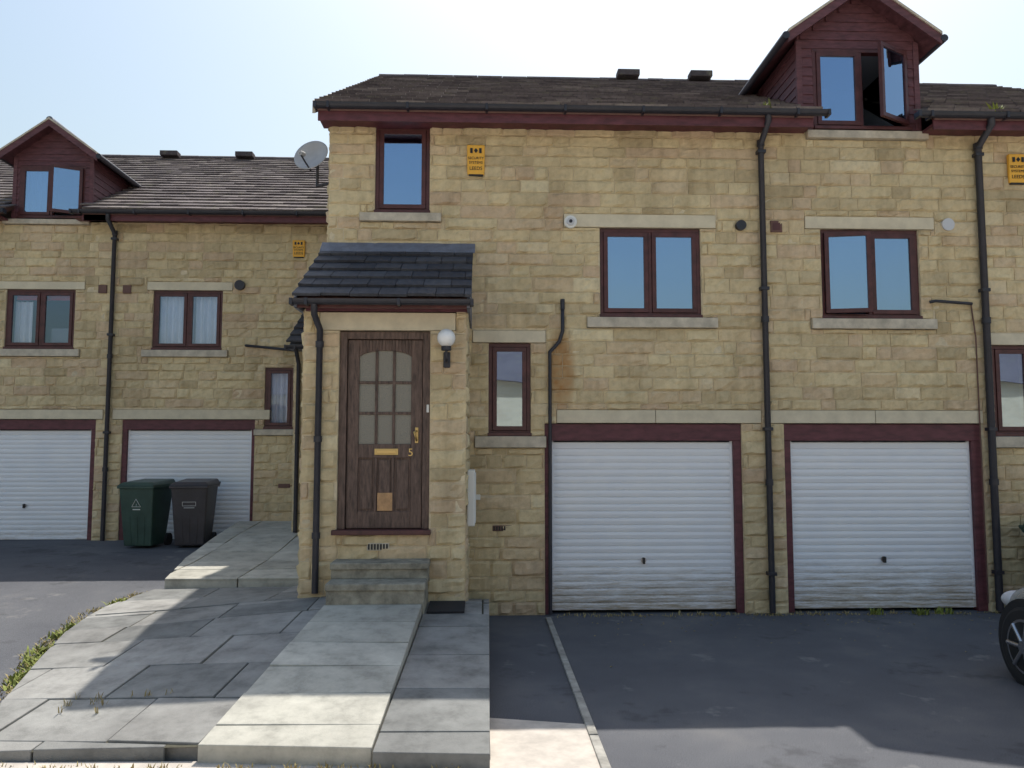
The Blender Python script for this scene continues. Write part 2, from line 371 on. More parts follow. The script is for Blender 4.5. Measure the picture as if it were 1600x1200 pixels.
# ------------------------------------------------------------------ roof
def roof(parent,x0,x1,ye,ze,slope,run,cut=None,name='roof_tiles',mat='tile',gauge=.265,tw=.31,seed=3,deck=True):
    rnd=random.Random(seed); b=MB(); L=run*math.sqrt(1+slope*slope); cs=run/L; sn=run*slope/L
    nrm=(-sn,cs)
    def pt(x,s_,h): return (x,ye+s_*cs+h*nrm[0],ze+s_*sn+h*nrm[1])
    rows=int(L/gauge); gauge=L/rows
    for r in range(rows):
        s0=r*gauge-.03; s1=min((r+1)*gauge+.03,L)
        x=x0-(tw/2 if r%2 else 0)
        while x<x1-.02:
            a,c=max(x,x0)+.003,min(x+tw,x1)-.003
            x+=tw
            if c-a<.03: continue
            ym=ye+(s0+gauge/2)*cs
            if cut and any(cx0<(a+c)/2<cx1 and ym<cy for cx0,cx1,cy in cut): continue
            e=rnd.uniform(-.008,.008); lo=.048+rnd.uniform(-.003,.006); w=rnd.uniform(-.004,.004)
            b.hexa([pt(a,s0+e,lo-.028),pt(c,s0+e+w*.5,lo-.028),pt(c,s1,0),pt(a,s1,0),pt(a,s0+e,lo),pt(c,s0+e+w*.5,lo+w),pt(c,s1,.014),pt(a,s1,.014)],(rnd.random(),rnd.random(),0))
    b.obj(name,mat,parent,tint=True)
    if deck:
        d=MB(); segs=[(x0,x1,0)]
        if cut:
            segs=[];p=x0
            for cx0,cx1,cy in sorted(cut):
                segs.append((p,cx0,0)); segs.append((cx0,cx1,(cy-ye)/cs)); p=cx1
            segs.append((p,x1,0))
        for a,c,s0 in segs:
            if c-a<.01: continue
            d.hexa([pt(a,s0,-.08),pt(c,s0,-.08),pt(c,L,-.08),pt(a,L,-.08),pt(a,s0,-.004),pt(c,s0,-.004),pt(c,L,-.004),pt(a,L,-.004)])
        d.obj('roof_deck','brown',parent)
        k=MB(); yr,zr=ye+run,ze+run*slope; x=x0
        while x<x1-.02:
            c=min(x+.45,x1); dz=rnd.uniform(-.006,.006)
            for j in range(6):
                a0,a1=math.pi*j/6,math.pi*(j+1)/6; q=zr-.02+dz
                k.hexa([(x+.004,yr+.11*math.cos(a0),q+.05*math.sin(a0)),(c-.004,yr+.11*math.cos(a0),q+.05*math.sin(a0)),(c-.004,yr+.11*math.cos(a1),q+.05*math.sin(a1)),(x+.004,yr+.11*math.cos(a1),q+.05*math.sin(a1)),
                        (x+.004,yr+.13*math.cos(a0),q+.075*math.sin(a0)),(c-.004,yr+.13*math.cos(a0),q+.075*math.sin(a0)),(c-.004,yr+.13*math.cos(a1),q+.075*math.sin(a1)),(x+.004,yr+.13*math.cos(a1),q+.075*math.sin(a1))],(.5,.5,0))
            x=c
        k.obj('ridge_tiles',mat,parent,tint=True)
        q=MB(); q.hexa([(x0,yr,zr-.08),(x1,yr,zr-.08),(x1,yr+run,ze-.08),(x0,yr+run,ze-.08),(x0,yr,zr),(x1,yr,zr),(x1,yr+run,ze),(x0,yr+run,ze)],(.4,.4,0))
        q.obj('rear_roof_slope',mat,parent,tint=True)
def gutter(parent,x0,x1,y,z,r=.055):
    b=MB(); n=8; prof=[]
    for i in range(n+1):
        a=math.pi+math.pi*i/n; prof.append((y+r*math.cos(a),z+r*1.1*math.sin(a)))
    for i in range(n,-1,-1):
        a=math.pi+math.pi*i/n; prof.append((y+(r-.006)*math.cos(a),z+(r-.006)*1.1*math.sin(a)))
    b.prism([(x0,p,q) for p,q in prof],[(x1,p,q) for p,q in prof])
    b.obj('gutter','plastic',parent)
    k=MB(); x=x0+.15
    while x<x1:
        k.box(x-.015,x+.015,y-r-.006,y+r+.03,z-r*1.1-.008,z+.006); x+=.9
    k.box(x0-.012,x0+.02,y-r-.004,y+r+.004,z-r*1.1-.006,z+.004); k.box(x1-.02,x1+.012,y-r-.004,y+r+.004,z-r*1.1-.006,z+.004)
    k.obj('gutter_brackets','plastic',parent,.003)
def downpipe(parent,x,y,zt,zb,yg=None,r=.036):
    yg=y-.16 if yg is None else yg
    tube('downpipe',[(x,yg,zt),(x,yg,zt-.08),(x,y,zt-.26),(x,y,zb)],r,'plastic',parent)
    k=MB(); z=zt-.35
    while z>zb+.2:
        k.box(x-.05,x+.05,y-.04,y+.05,z-.02,z+.02); z-=1.65
    k.obj('pipe_brackets','plastic',parent,.004)
    for z in (zt-.28,zt-2.4,zt-4.3):
        if z>zb+.3: cyl('pipe_collar',(x,y,z),(0,0,1),r+.009,.07,'plastic',parent)

def dormer(parent,cx,hw,rw,ez,az,y0,bz,yE,rze,slope,wx0,wx1,wz0,wz1,open_):
    def yroof(z): return yE+(z-rze)/slope
    face=MB(); z=bz; x0,x1=cx-hw,cx+hw; bh=.115
    core=MB()
    topz=lambda x: ez+(az-ez)*(1-abs(x-cx)/rw)
    for a,c in ((x0+.012,wx0),(wx1,x1-.012)):
        core.hexa([(a,y0+.01,bz),(c,y0+.01,bz),(c,y0+.1,bz),(a,y0+.1,bz),(a,y0+.01,wz1),(c,y0+.01,wz1),(c,y0+.1,wz1),(a,y0+.1,wz1)])
    g=[(x0+.012,wz1),(x1-.012,wz1),(x1-.012,topz(x1)),(cx,az-.02),(x0+.012,topz(x0))]
    core.prism([(p,y0+.1,q) for p,q in g],[(p,y0+.01,q) for p,q in g])
    for xs,sg in((x0,1),(x1,-1)):
        a,c=xs+sg*.012,xs+sg*.10
        y1=yroof(bz)+.02; y2=yroof(ez)+.1
        P=[(y0+.012,bz),(max(y1,y0+.05),bz),(y2,ez+.05),(y0+.012,ez+.05)]
        core.prism([(a,p,q) for p,q in P],[(c,p,q) for p,q in P])
    core.obj('dormer_core','clad',parent)
    while z<az-.05:
        t=min(z+bh,az)
        lim=rw*(1-max(0,(t-ez))/(az-ez)) if t>ez else 9
        a,c=max(x0,cx-lim),min(x1,cx+lim)
        rs=subtract([(a,c,z,t)],(wx0,wx1,wz0-.1,wz1))
        for p0,p1,q0,q1 in rs:
            if p1-p0<.01: continue
            face.hexa([(p0,y0-.014,q0),(p1,y0-.014,q0),(p1,y0+.012,q0),(p0,y0+.012,q0),(p0,y0-.002,q1),(p1,y0-.002,q1),(p1,y0+.012,q1),(p0,y0+.012,q1)])
        if z<ez:
            tt=min(t,ez+.02)
            for xs,sg in((x0,-1),(x1,1)):
                ya=y0+.0; yb=yroof(z)+.02
                if yb>ya+.02:
                    P=[(xs+sg*.014,ya,z),(xs+sg*.014,yb,z),(xs-sg*.012,yb,z),(xs-sg*.012,ya,z),(xs+sg*.002,ya,tt),(xs+sg*.002,yb+.1,tt),(xs-sg*.012,yb+.1,tt),(xs-sg*.012,ya,tt)]
                    face.hexa(P)
        z=t
    face.obj('dormer_cladding','clad',parent)
    k=MB()
    for xs,sg in((x0,-1),(x1,1)):
        k.box(min(xs-sg*.05,xs+sg*.018),max(xs-sg*.05,xs+sg*.018),y0-.02,y0+.03,bz-.02,ez+.03)
    k.obj('dormer_posts','clad',parent,.003)
    tl=MB(); rnd=random.Random(8); yf=y0-.22
    for sg in(-1,1):
        rows=5
        for r in range(rows):
            f0,f1=r/rows-.03,min((r+1)/rows+.04,1)
            def P(f,h): return cx+sg*rw*(1-f), ez+(az-ez)*f+h
            y=yf
            yb=yroof(P(f0,0)[1])+.35
            while y<yb:
                y2=min(y+.31,yb)
                xa,za=P(f0,.02);xb,zb=P(f1,0.0)
                tl.hexa([(xa,y+.003,za),(xa,y2-.003,za),(xb,y2-.003,zb+.0),(xb,y+.003,zb),(xa,y+.003,za+.025),(xa,y2-.003,za+.025),(xb,y2-.003,zb+.015),(xb,y+.003,zb+.015)],(rnd.random(),0,0))
                y=y2
        dk=MB(); P0=(cx+sg*rw,ez);P1=(cx,az)
        dk.hexa([(P0[0],yf+.02,P0[1]-.05),(P0[0],yroof(ez)+.3,P0[1]-.05),(P1[0],yroof(az)+.1,P1[1]-.05),(P1[0],yf+.02,P1[1]-.05),
                 (P0[0],yf+.02,P0[1]+.01),(P0[0],yroof(ez)+.3,P0[1]+.01),(P1[0],yroof(az)+.1,P1[1]-.0),(P1[0],yf+.02,P1[1]-.0)])
        dk.obj('dormer_roof_deck','clad',parent)
        bb=MB()
        bb.hexa([(P0[0],yf-.015,P0[1]-.10),(P0[0],yf+.018,P0[1]-.10),(P1[0],yf+.018,P1[1]-.09),(P1[0],yf-.015,P1[1]-.09),(P0[0],yf-.015,P0[1]+.02),(P0[0],yf+.018,P0[1]+.02),(P1[0],yf+.018,P1[1]+.02),(P1[0],yf-.015,P1[1]+.02)])
        bb.obj('bargeboard','clad',parent)
        vb=MB()
        vb.hexa([(P0[0],yf-.03,P0[1]+.022),(P0[0],yf+.06,P0[1]+.022),(P1[0],yf+.06,P1[1]+.022),(P1[0],yf-.03,P1[1]+.022),(P0[0],yf-.03,P0[1]+.055),(P0[0],yf+.06,P0[1]+.055),(P1[0],yf+.06,P1[1]+.055),(P1[0],yf-.03,P1[1]+.055)])
        vb.obj('verge_mortar','sillstone',parent)
        tube('dormer_gutter',[(cx+sg*(rw+.03),yf-.02,ez-.02),(cx+sg*(rw+.03),yroof(ez-.02)-.05,ez-.02)],.045,'plastic',parent)
    tl.obj('dormer_roof_tiles','tile',parent,tint=True)
    tube('dormer_ridge',[(cx,yf-.01,az+.02),(cx,yroof(az)+.1,az+.02)],.06,'lead',parent)
    window(parent,wx0,wx1,wz0,wz1,y0-.04,(.5,),open_,tag='dormer_window',room='small',depth=1.2)
# ------------------------------------------------------------------ constants
SL=.535
# ================= HOUSE No 5 =================
h5=empty('terraced_house')
W1=(-1.28,-.64,4.64,5.70); W2=(1.37,2.57,3.42,4.49); SW=(.06,.55,2.03,3.11)
holes=[W1,(-1.45,-.50,4.53,4.64),W2,(1.21,2.75,3.29,3.42),(.94,2.76,4.49,4.655),SW,(-.13,.73,3.11,3.26),(-.10,.73,1.89,2.03),(.85,3.25,2.175,2.335),(.71,3.01,-.2,2.175)]
stone_wall('front_wall',-1.82,3.3,-.15,5.72,holes,xf_front(0),h5,11)
stone_wall('gable_wall',0,9.9,-.1,5.7,[],xf_left(-1.82),h5,12,backs=.24)
def gr(z):
    d=(z-5.7)/SL; return (min(d-.05,4.9),max(10-d,5.0))
stone_wall('gable_peak',0,9.9,5.7,8.3,[],xf_left(-1.82),h5,13,urange=gr,back=False)
k=MB(); k.prism([(-1.81,0.02,5.68),(-1.81,9.9,5.68),(-1.81,4.98,8.5)],[(-1.6,0.02,5.68),(-1.6,9.9,5.68),(-1.6,4.98,8.5)]); k.obj('gable_core','mortar',h5)
box('sill_upper',-1.45,-.50,-.05,.2,4.535,4.635,'sillstone',h5,.006)
box('sill_first',1.21,2.75,-.05,.2,3.295,3.415,'sillstone',h5,.006)
box('lintel_first',.945,2.755,-.012,.2,4.495,4.65,'ashlar',h5,.005)
box('lintel_small',-.125,.725,-.012,.2,3.115,3.255,'ashlar',h5,.005)
box('sill_small',-.095,.725,-.05,.2,1.895,2.025,'sillstone',h5,.006)
k=MB()
for a,c in((.853,2.0),(2.006,3.245)): k.box(a,c,-.012,.2,2.18,2.33)
k.obj('garage_lintel','ashlar',h5,.005)
window(h5,*W1,0,(),tag='upper_window'); window(h5,*W2,0,(.5,),tag='first_window'); window(h5,*SW,0,(),tag='small_window')
garage(h5,.71,3.01,2.17,.79,2.92,1.975,.03,0)
box('soffit',-1.9,3.3,-.28,.05,5.67,5.70,'fascia',h5,0)
box('fascia_board',-1.9,3.3,-.30,-.275,5.625,5.78,'fascia',h5,.003)
roof(h5,-1.92,3.3,-.36,5.80,SL,5.36,seed=21)
gutter(h5,-1.92,4.0,-.36,5.80)
k=MB();k.hexa([(-1.95,-.36,5.68),(-1.922,-.36,5.68),(-1.922,5.0,8.54),(-1.95,5.0,8.54),(-1.95,-.36,5.83),(-1.922,-.36,5.83),(-1.922,5.0,8.70),(-1.95,5.0,8.70)]);k.obj('verge_board','sillstone',h5)
downpipe(h5,3.30,-.07,5.76,.02,-.34)
tube('waste_pipe',[(.92,.02,3.57),(.92,-.05,3.57),(.92,-.05,3.25),(.88,-.05,3.12),(.77,-.05,3.0),(.765,-.05,.02)],.022,'plastic',h5)
tube('waste_pipe_vent',[(.92,-.05,3.5),(.92,-.05,3.62)],.026,'plastic',h5)
cyl('extractor_vent',(1.02,0.0,4.545),(0,-1,0),.075,.05,'white',h5); cyl('extractor_inner',(1.02,-.051,4.545),(0,-1,0),.045,.02,'lens',h5)
cyl('extractor_core',(1.02,-.0715,4.545),(0,-1,0),.02,.01,'plastic',h5)
cyl('round_vent',(3.05,.0,4.525),(0,-1,0),.06,.06,'plastic',h5)
k=MB(); k.box(.11,.33,-.02,.0,.945,1.01); k.obj('air_brick','brown',h5,.003)
k=MB(); [k.box(.12+i*.03,.138+i*.03,-.024,-.018,.955,1.0) for i in range(7)]; k.obj('air_brick_slots','black',h5)
def roof_vent(parent,x,y,z):
    b=MB(); b.box(x-.2,x+.2,y-.12,y+.12,z-.12,z-.01); b.obj('roof_vent','tile',parent,.01,tint=True)
roof_vent(h5,2.62,4.75,8.75)
# porch
XL,XR,YP=-1.82,-.175,-1.13
stone_wall('porch_front',XL,XR,.0,3.27,[(-1.46,-.54,1.03,3.08),(-1.66,-.28,3.08,3.27)],xf_front(YP),h5,31,backs=.2)
stone_wall('porch_side_right',YP+.0,0,.0,3.3,[],xf_right(XR-.0),h5,32,backs=.1)
stone_wall('porch_side_left',YP+.0,0,.0,3.3,[],xf_left(XL+.0),h5,33,backs=.1)
box('porch_lintel',-1.655,-.285,YP-.012,YP+.19,3.085,3.265,'ashlar',h5,.005)
box('porch_beam',-1.80,-.16,YP-.02,YP+.15,3.275,3.36,'fascia',h5,.004)
box('porch_soffit',-1.86,-.13,-1.36,YP-.0,3.33,3.35,'fascia',h5,0)
box('porch_fascia',-1.86,-.13,-1.375,-1.355,3.27,3.37,'wood',h5,0)
roof(h5,-1.87,-.12,-1.42,3.37,.58,1.42,name='porch_tiles',mat='ptile',gauge=.25,tw=.28,deck=False,seed=9)
for X in(-1.85,-.15):
    k=MB();k.prism([(X-.015,-1.40,3.27),(X-.015,-.01,3.27),(X-.015,-.01,4.17),(X-.015,-1.40,3.37)],[(X+.015,-1.40,3.27),(X+.015,-.01,3.27),(X+.015,-.01,4.17),(X+.015,-1.40,3.37)]);k.obj('porch_cheek','lead',h5)
k=MB();k.hexa([(-1.84,-1.38,3.33),(-.16,-1.38,3.33),(-.16,-.01,4.12),(-1.84,-.01,4.12),(-1.84,-1.38,3.36),(-.16,-1.38,3.36),(-.16,-.01,4.15),(-1.84,-.01,4.15)]);k.obj('porch_roof_deck','brown',h5)
k=MB();k.hexa([(-1.88,-.16,4.13),(-.10,-.16,4.13),(-.10,-.0,4.20),(-1.88,-.0,4.20),(-1.88,-.16,4.145),(-.10,-.16,4.145),(-.10,-.02,4.28),(-1.88,-.02,4.28)]);k.obj('lead_flashing','lead',h5,.005)
gutter(h5,-1.88,-.11,-1.43,3.345,.05)
tube('porch_downpipe',[(-1.66,-1.42,3.3),(-1.66,-1.40,3.2),(-1.645,-1.19,3.08),(-1.645,-1.19,.47)],.033,'plastic',h5)
for z in(2.9,1.95,1.0): cyl('pipe_collar',(-1.645,-1.19,z),(0,0,1),.042,.06,'plastic',h5)
def door(parent):
    y=YP+.06
    f=MB(); f.box(-1.46,-1.385,y-.02,y+.1,1.08,3.075); f.box(-.615,-.54,y-.02,y+.1,1.08,3.075); f.box(-1.385,-.615,y-.02,y+.1,3.0,3.075)
    f.obj('door_frame','doorwood',parent,.005)
    box('door_threshold',-1.50,-.52,y-.12,y+.1,1.03,1.08,'wood',parent,.006)
    x0,x1,z0,z1=-1.38,-.62,1.085,2.995; yy=y+.01; d=MB(); s=.115
    d.box(x0,x0+s,yy,yy+.045,z0,z1); d.box(x1-s,x1,yy,yy+.045,z0,z1)
    d.box(x0+s,x1-s,yy,yy+.045,z0,z0+.17); d.box(x0+s,x1-s,yy,yy+.045,1.79,1.93)
    gx0,gx1,gz0,gz1=x0+s,x1-s,1.93,2.90
    n=16; up=z1
    for i in range(n):
        a,c=gx0+(gx1-gx0)*i/n,gx0+(gx1-gx0)*(i+1)/n
        fa=lambda x:2.80+.085*math.sqrt(max(0,1-((x-(gx0+gx1)/2)/((gx1-gx0)/2*1.04))**2))
        d.hexa([(a,yy,fa(a)),(c,yy,fa(c)),(c,yy+.045,fa(c)),(a,yy+.045,fa(a)),(a,yy,up),(c,yy,up),(c,yy+.045,up),(a,yy+.045,up)])
    for i in(1,2):
        xx=gx0+(gx1-gx0)*i/3; d.box(xx-.014,xx+.014,yy+.004,yy+.04,gz0,2.88)
    for i in(1,2):
        zz=gz0+(2.87-gz0)*i/3; d.box(gx0,gx1,yy+.006,yy+.038,zz-.014,zz+.014)
    mx=(x0+x1)/2
    d.box(mx-.10,mx-.075,yy,yy+.045,z0+.17,1.79); d.box(mx+.075,mx+.10,yy,yy+.045,z0+.17,1.79)
    d.obj('door_leaf','doorwood',parent,.006)
    p=MB()
    for a,c in((x0+s+.02,mx-.12),(mx-.06,mx+.06),(mx+.12,x1-s-.02)):
        p.box(a,c,yy+.010,yy+.03,z0+.19,1.77)
    p.box(x0+s-.01,x1-s+.01,yy+.022,yy+.036,z0+.16,1.80)
    p.obj('door_panels','doorwood',parent,.008)
    box('door_glass',gx0-.01,gx1+.01,yy+.022,yy+.028,gz0-.01,2.9,'obscured',parent,0)
    box('cat_flap_panel',-1.065,-.915,yy-.006,yy+.01,1.26,1.44,'ply',parent,.003)
    lb=MB(); lb.box(-1.10,-.86,yy-.01,yy,1.82,1.885); lb.obj('letterbox','brass',parent,.004)
    box('letterbox_flap',-1.08,-.88,yy-.016,yy-.009,1.834,1.872,'brass',parent,.004)
    text('house_number','5',-.735,yy-.002,1.81,.11,'brass',parent)
    lp=MB(); lp.box(-.692,-.658,yy-.008,yy,1.94,2.10); lp.obj('lock_plate','brass',parent,.004)
    tube('door_handle',[(-.675,yy-.005,2.06),(-.675,yy-.05,2.06),(-.70,yy-.055,2.05),(-.675,yy-.05,1.98),(-.675,yy-.01,1.965)],.009,'brass',parent)
    box('door_vent',-1.15,-.93,YP-.022,YP-.0,.875,.95,'sillstone',parent,.003)
    k=MB(); [k.box(-1.14+i*.03,-1.122+i*.03,YP-.026,YP-.02,.885,.94) for i in range(7)]; k.obj('door_vent_slots','black',parent)
door(h5)
box('door_bell',-.575,-.55,YP+.03,YP+.04,2.25,2.33,'white',h5)
wl=empty('wall_lamp')
sphere('globe',(-.37,-1.30,2.985),.092,'opal',wl)
cyl('globe_collar',(-.37,-1.30,2.86),(0,0,1),.05,.04,'plastic',wl)
tube('arm',[(-.37,-1.30,2.87),(-.37,-1.30,2.80),(-.37,-1.26,2.75),(-.37,-1.15,2.77)],.014,'plastic',wl)
box('backplate',-.405,-.335,-1.165,-1.14,2.70,2.86,'plastic',wl,.01)
st=empty('door_steps')
box('lower_tread',-1.45,-.53,-1.72,-1.12,.58,.645,'step',st,.012); box('lower_riser',-1.44,-.54,-1.70,-1.12,.30,.58,'step',st,.006)
box('upper_tread',-1.46,-.52,-1.44,-1.12,.73,.795,'step',st,.012); box('upper_riser',-1.45,-.53,-1.42,-1.12,.645,.73,'step',st,.006)
mbx=empty('meter_box')
box('case',-.165,-.085,-.85,-.42,1.08,1.66,'white',mbx,.012); box('door',-.086,-.076,-.82,-.45,1.11,1.63,'white',mbx,.004)
box('junction_box',-.10,-.03,-.035,0,1.30,1.36,'white',h5,.004)

# ================= RIGHT HOUSE =================
h6=empty('terraced_house')
W3=(4.02,5.21,3.42,4.50)
holes=[W3,(3.87,5.38,3.29,3.42),(3.83,5.41,4.50,4.655),(3.34,5.90,2.175,2.335),(3.515,5.875,-.2,2.175),(3.88,5.36,5.60,5.9)]
stone_wall('front_wall',3.3,5.96,-.15,5.72,holes,xf_front(0),h6,14)
box('sill_first',3.875,5.375,-.05,.2,3.295,3.415,'sillstone',h6,.006)
box('lintel_first',3.835,5.405,-.012,.2,4.505,4.65,'ashlar',h6,.005)
box('dormer_sill',3.88,5.36,-.06,.2,5.605,5.70,'sillstone',h6,.006)
k=MB()
for a,c in((3.345,4.6),(4.606,5.895)): k.box(a,c,-.012,.2,2.18,2.33)
k.obj('garage_lintel','ashlar',h6,.005)
window(h6,*W3,0,(.5,),(0,'L',11),tag='first_window')
garage(h6,3.515,5.875,2.17,3.595,5.76,1.975,.03,0)
for a,c in((3.3,3.85),(5.28,5.96)):
    box('soffit',a,c,-.28,.05,5.67,5.70,'fascia',h6,0); box('fascia_board',a,c,-.30,-.275,5.625,5.78,'fascia',h6,.003)
roof(h6,3.3,5.96,-.36,5.80,SL,5.36,cut=[(3.84,5.28,1.5)],seed=22)
gutter(h6,5.06,9.5,-.36,5.80)
dormer(h6,4.54,.74,.93,6.80,7.46,0,5.70,-.36,5.80,SL,3.98,5.16,5.72,6.74,(1,'R',30))
box('square_vent',3.41,3.55,-.03,0,4.45,4.59,'brown',h6,.006); box('square_vent_inner',3.435,3.525,-.034,-.03,4.475,4.565,'wood',h6)
cyl('round_vent',(5.56,0,4.56),(0,-1,0),.075,.05,'lens',h6)
downpipe(h6,5.95,-.07,5.76,.02,-.34,.042)
tube('overflow_pipe',[(5.3,-.03,3.62),(5.36,-.05,3.63),(5.80,-.05,3.60)],.018,'plastic',h6)
tube('cable',[(5.80,-.03,3.60),(5.84,-.03,3.2),(5.84,-.03,.1)],.008,'brown',h6)
roof_vent(h6,3.95,4.75,8.75)
# ================= FURTHER RIGHT =================
h7=empty('terraced_house')
SW2=(6.05,6.54,2.03,3.11)
stone_wall('front_wall',5.96,9.5,-.15,5.72,[SW2,(5.99,6.7,3.11,3.26),(5.99,6.7,1.89,2.03),(6.95,7.9,1.0,3.1),(7.0,8.2,3.5,4.6)],xf_front(0),h7,15)
box('lintel_small',5.995,6.695,-.012,.2,3.115,3.255,'ashlar',h7,.005); box('sill_small',5.995,6.695,-.05,.2,1.895,2.025,'sillstone',h7,.006)
window(h7,*SW2,0,(),tag='small_window'); window(h7,7.0,8.2,3.5,4.6,0,(.5,),tag='first_window')
box('side_door',6.95,7.9,.05,.1,1.0,3.1,'doorwood',h7)
box('soffit',5.96,9.5,-.28,.05,5.67,5.70,'fascia',h7,0); box('fascia_board',5.96,9.5,-.30,-.275,5.625,5.78,'fascia',h7,.003)
roof(h7,5.96,9.6,-.36,5.80,SL,5.36,seed=23)
k=MB(); k.prism([(9.3,0.02,-.1),(9.3,9.9,-.1),(9.3,9.9,5.7),(9.3,4.98,8.5),(9.3,.02,5.7)],[(9.49,0.02,-.1),(9.49,9.9,-.1),(9.49,9.9,5.7),(9.49,4.98,8.5),(9.49,.02,5.7)]); k.obj('end_wall','mortar',h7)
box('rear_wall',-1.8,9.3,9.7,9.9,-.1,5.7,'mortar',h7,0)

# ================= LEFT HOUSES =================
YL=4.46
h4=empty('terraced_house')
LW2=(-5.64,-4.47,3.555,4.58); LSW=(-3.72,-3.24,2.21,3.26)
holes=[LW2,(-5.80,-4.35,3.43,3.555),(-5.75,-4.30,4.58,4.73),LSW,(-3.88,-3.10,2.10,2.21),(-6.25,-3.62,2.37,2.54),(-6.08,-3.87,.1,2.37)]
stone_wall('front_wall',-6.3,-1.84,.1,5.82,holes,xf_front(YL),h4,16)
box('sill_first',-5.795,-4.355,YL-.05,YL+.2,3.435,3.55,'sillstone',h4,.006); box('lintel_first',-5.745,-4.305,YL-.012,YL+.2,4.585,4.725,'ashlar',h4,.005)
box('sill_small',-3.875,-3.105,YL-.05,YL+.2,2.105,2.205,'sillstone',h4,.006)
box('garage_lintel',-6.245,-3.625,YL-.012,YL+.2,2.375,2.535,'ashlar',h4,.005)
window(h4,*LW2,YL,(.5,),tag='first_window',gm='glass_clear'); window(h4,*LSW,YL,(),tag='small_window',gm='glass_clear')
curtain(h4,-5.59,-4.52,3.62,4.53,YL+.155,folds=.12); curtain(h4,-3.68,-3.28,2.25,3.2,YL+.155)
garage(h4,-6.08,-3.87,2.365,-6.0,-3.925,2.20,.36,YL)
box('soffit',-6.9,-1.84,YL-.28,YL+.05,5.75,5.78,'fascia',h4,0); box('fascia_board',-6.75,-1.84,YL-.30,YL-.275,5.70,5.85,'fascia',h4,.003)
roof(h4,-6.3,-1.84,YL-.36,5.87,SL,5.36,seed=24)
gutter(h4,-6.9,-1.86,YL-.36,5.865)
downpipe(h4,-6.30,YL-.07,5.8,.35,YL-.34)
cyl('round_vent',(-4.175,YL,4.67),(0,-1,0),.085,.07,'plastic',h4)
for x in(-6.49,-6.08): box('square_vent',x-.07,x+.07,YL-.03,YL,4.52,4.66,'brown',h4,.006)
tube('overflow_pipe',[(-4.04,YL,3.63),(-4.04,YL-.05,3.63),(-3.0,YL-.05,3.53)],.022,'plastic',h4)
box('air_brick',-3.45,-3.25,YL-.02,YL,1.22,1.29,'brown',h4,.003)
roof_vent(h4,-5.6,9.2,8.80)
yp=YL-1.13
stone_wall('porch_front',-2.95,-1.86,.3,3.45,[(-2.6,-1.95,1.2,3.2)],xf_front(yp),h4,35,backs=.15)
stone_wall('porch_side',yp,YL,.3,3.45,[],xf_left(-2.95),h4,36,backs=.15)
box('porch_door',-2.6,-1.95,yp+.06,yp+.11,1.2,3.2,'doorwood',h4)
roof(h4,-3.02,-1.86,yp-.28,3.50,.58,1.41,name='porch_tiles',mat='ptile',gauge=.25,tw=.28,deck=False,seed=19)
k=MB();k.prism([(-2.98,yp-.26,3.40),(-2.98,YL-.01,3.40),(-2.98,YL-.01,4.28),(-2.98,yp-.26,3.48)],[(-1.86,yp-.26,3.40),(-1.86,YL-.01,3.40),(-1.86,YL-.01,4.28),(-1.86,yp-.26,3.48)]);k.obj('porch_roof_body','lead',h4)
gutter(h4,-3.03,-1.88,yp-.30,3.46,.05)
tube('porch_downpipe',[(-2.88,yp-.28,3.42),(-2.88,yp-.06,3.2),(-2.88,yp-.06,.6)],.033,'plastic',h4)

h3=empty('terraced_house')
LW1=(-8.10,-6.95,3.56,4.58)
holes=[LW1,(-8.25,-6.83,3.43,3.56),(-8.25,-6.79,4.58,4.72),(-9.0,-6.40,2.37,2.54),(-8.81,-6.52,.1,2.37),(-8.2,-6.75,5.70,6)]
stone_wall('front_wall',-12.5,-6.3,.1,5.82,holes,xf_front(YL),h3,17)
box('sill_first',-8.245,-6.835,YL-.05,YL+.2,3.435,3.555,'sillstone',h3,.006); box('lintel_first',-8.245,-6.795,YL-.012,YL+.2,4.585,4.715,'ashlar',h3,.005)
box('garage_lintel',-8.995,-6.405,YL-.012,YL+.2,2.375,2.535,'ashlar',h3,.005)
box('dormer_sill',-8.2,-6.75,YL-.06,YL+.2,5.705,5.79,'sillstone',h3,.006)
window(h3,*LW1,YL,(.5,),tag='first_window',gm='glass_clear'); box('red_blind',-8.0,-7.05,YL+.14,YL+.16,4.42,4.54,'red',h3,0)
curtain(h3,-8.04,-7.75,3.62,4.40,YL+.2); box('window_ornaments',-7.45,-7.05,YL+.2,YL+.35,3.6,3.95,'room',h3,.03)
garage(h3,-8.81,-6.52,2.365,-8.73,-6.60,2.20,.36,YL)
for a,c in((-12.5,-8.1),(-6.72,-6.3)):
    box('soffit',a,c,YL-.28,YL+.05,5.75,5.78,'fascia',h3,0); box('fascia_board',a,c,YL-.30,YL-.275,5.70,5.85,'fascia',h3,.003)
roof(h3,-12.6,-6.3,YL-.36,5.87,SL,5.36,cut=[(-8.03,-6.77,YL+1.4)],seed=25)
gutter(h3,-12.6,-8.0,YL-.36,5.865)
dormer(h3,-7.40,.66,.82,6.86,7.45,YL,5.79,YL-.36,5.87,SL,-7.97,-6.86,5.81,6.74,(1,'R',26))
curtain(h3,-7.9,-7.5,5.86,6.7,YL+.16)
roof_vent(h3,-7.33,9.2,8.80)
k=MB(); k.prism([(-12.5,YL+.02,.1),(-12.5,YL+9.9,.1),(-12.5,YL+9.9,5.8),(-12.5,YL+4.98,8.6),(-12.5,YL+.02,5.8)],[(-12.3,YL+.02,.1),(-12.3,YL+9.9,.1),(-12.3,YL+9.9,5.8),(-12.3,YL+4.98,8.6),(-12.3,YL+.02,5.8)]); k.obj('end_wall','mortar',h3)
box('rear_wall',-12.3,-1.8,YL+9.7,YL+9.9,0,5.8,'mortar',h3,0)

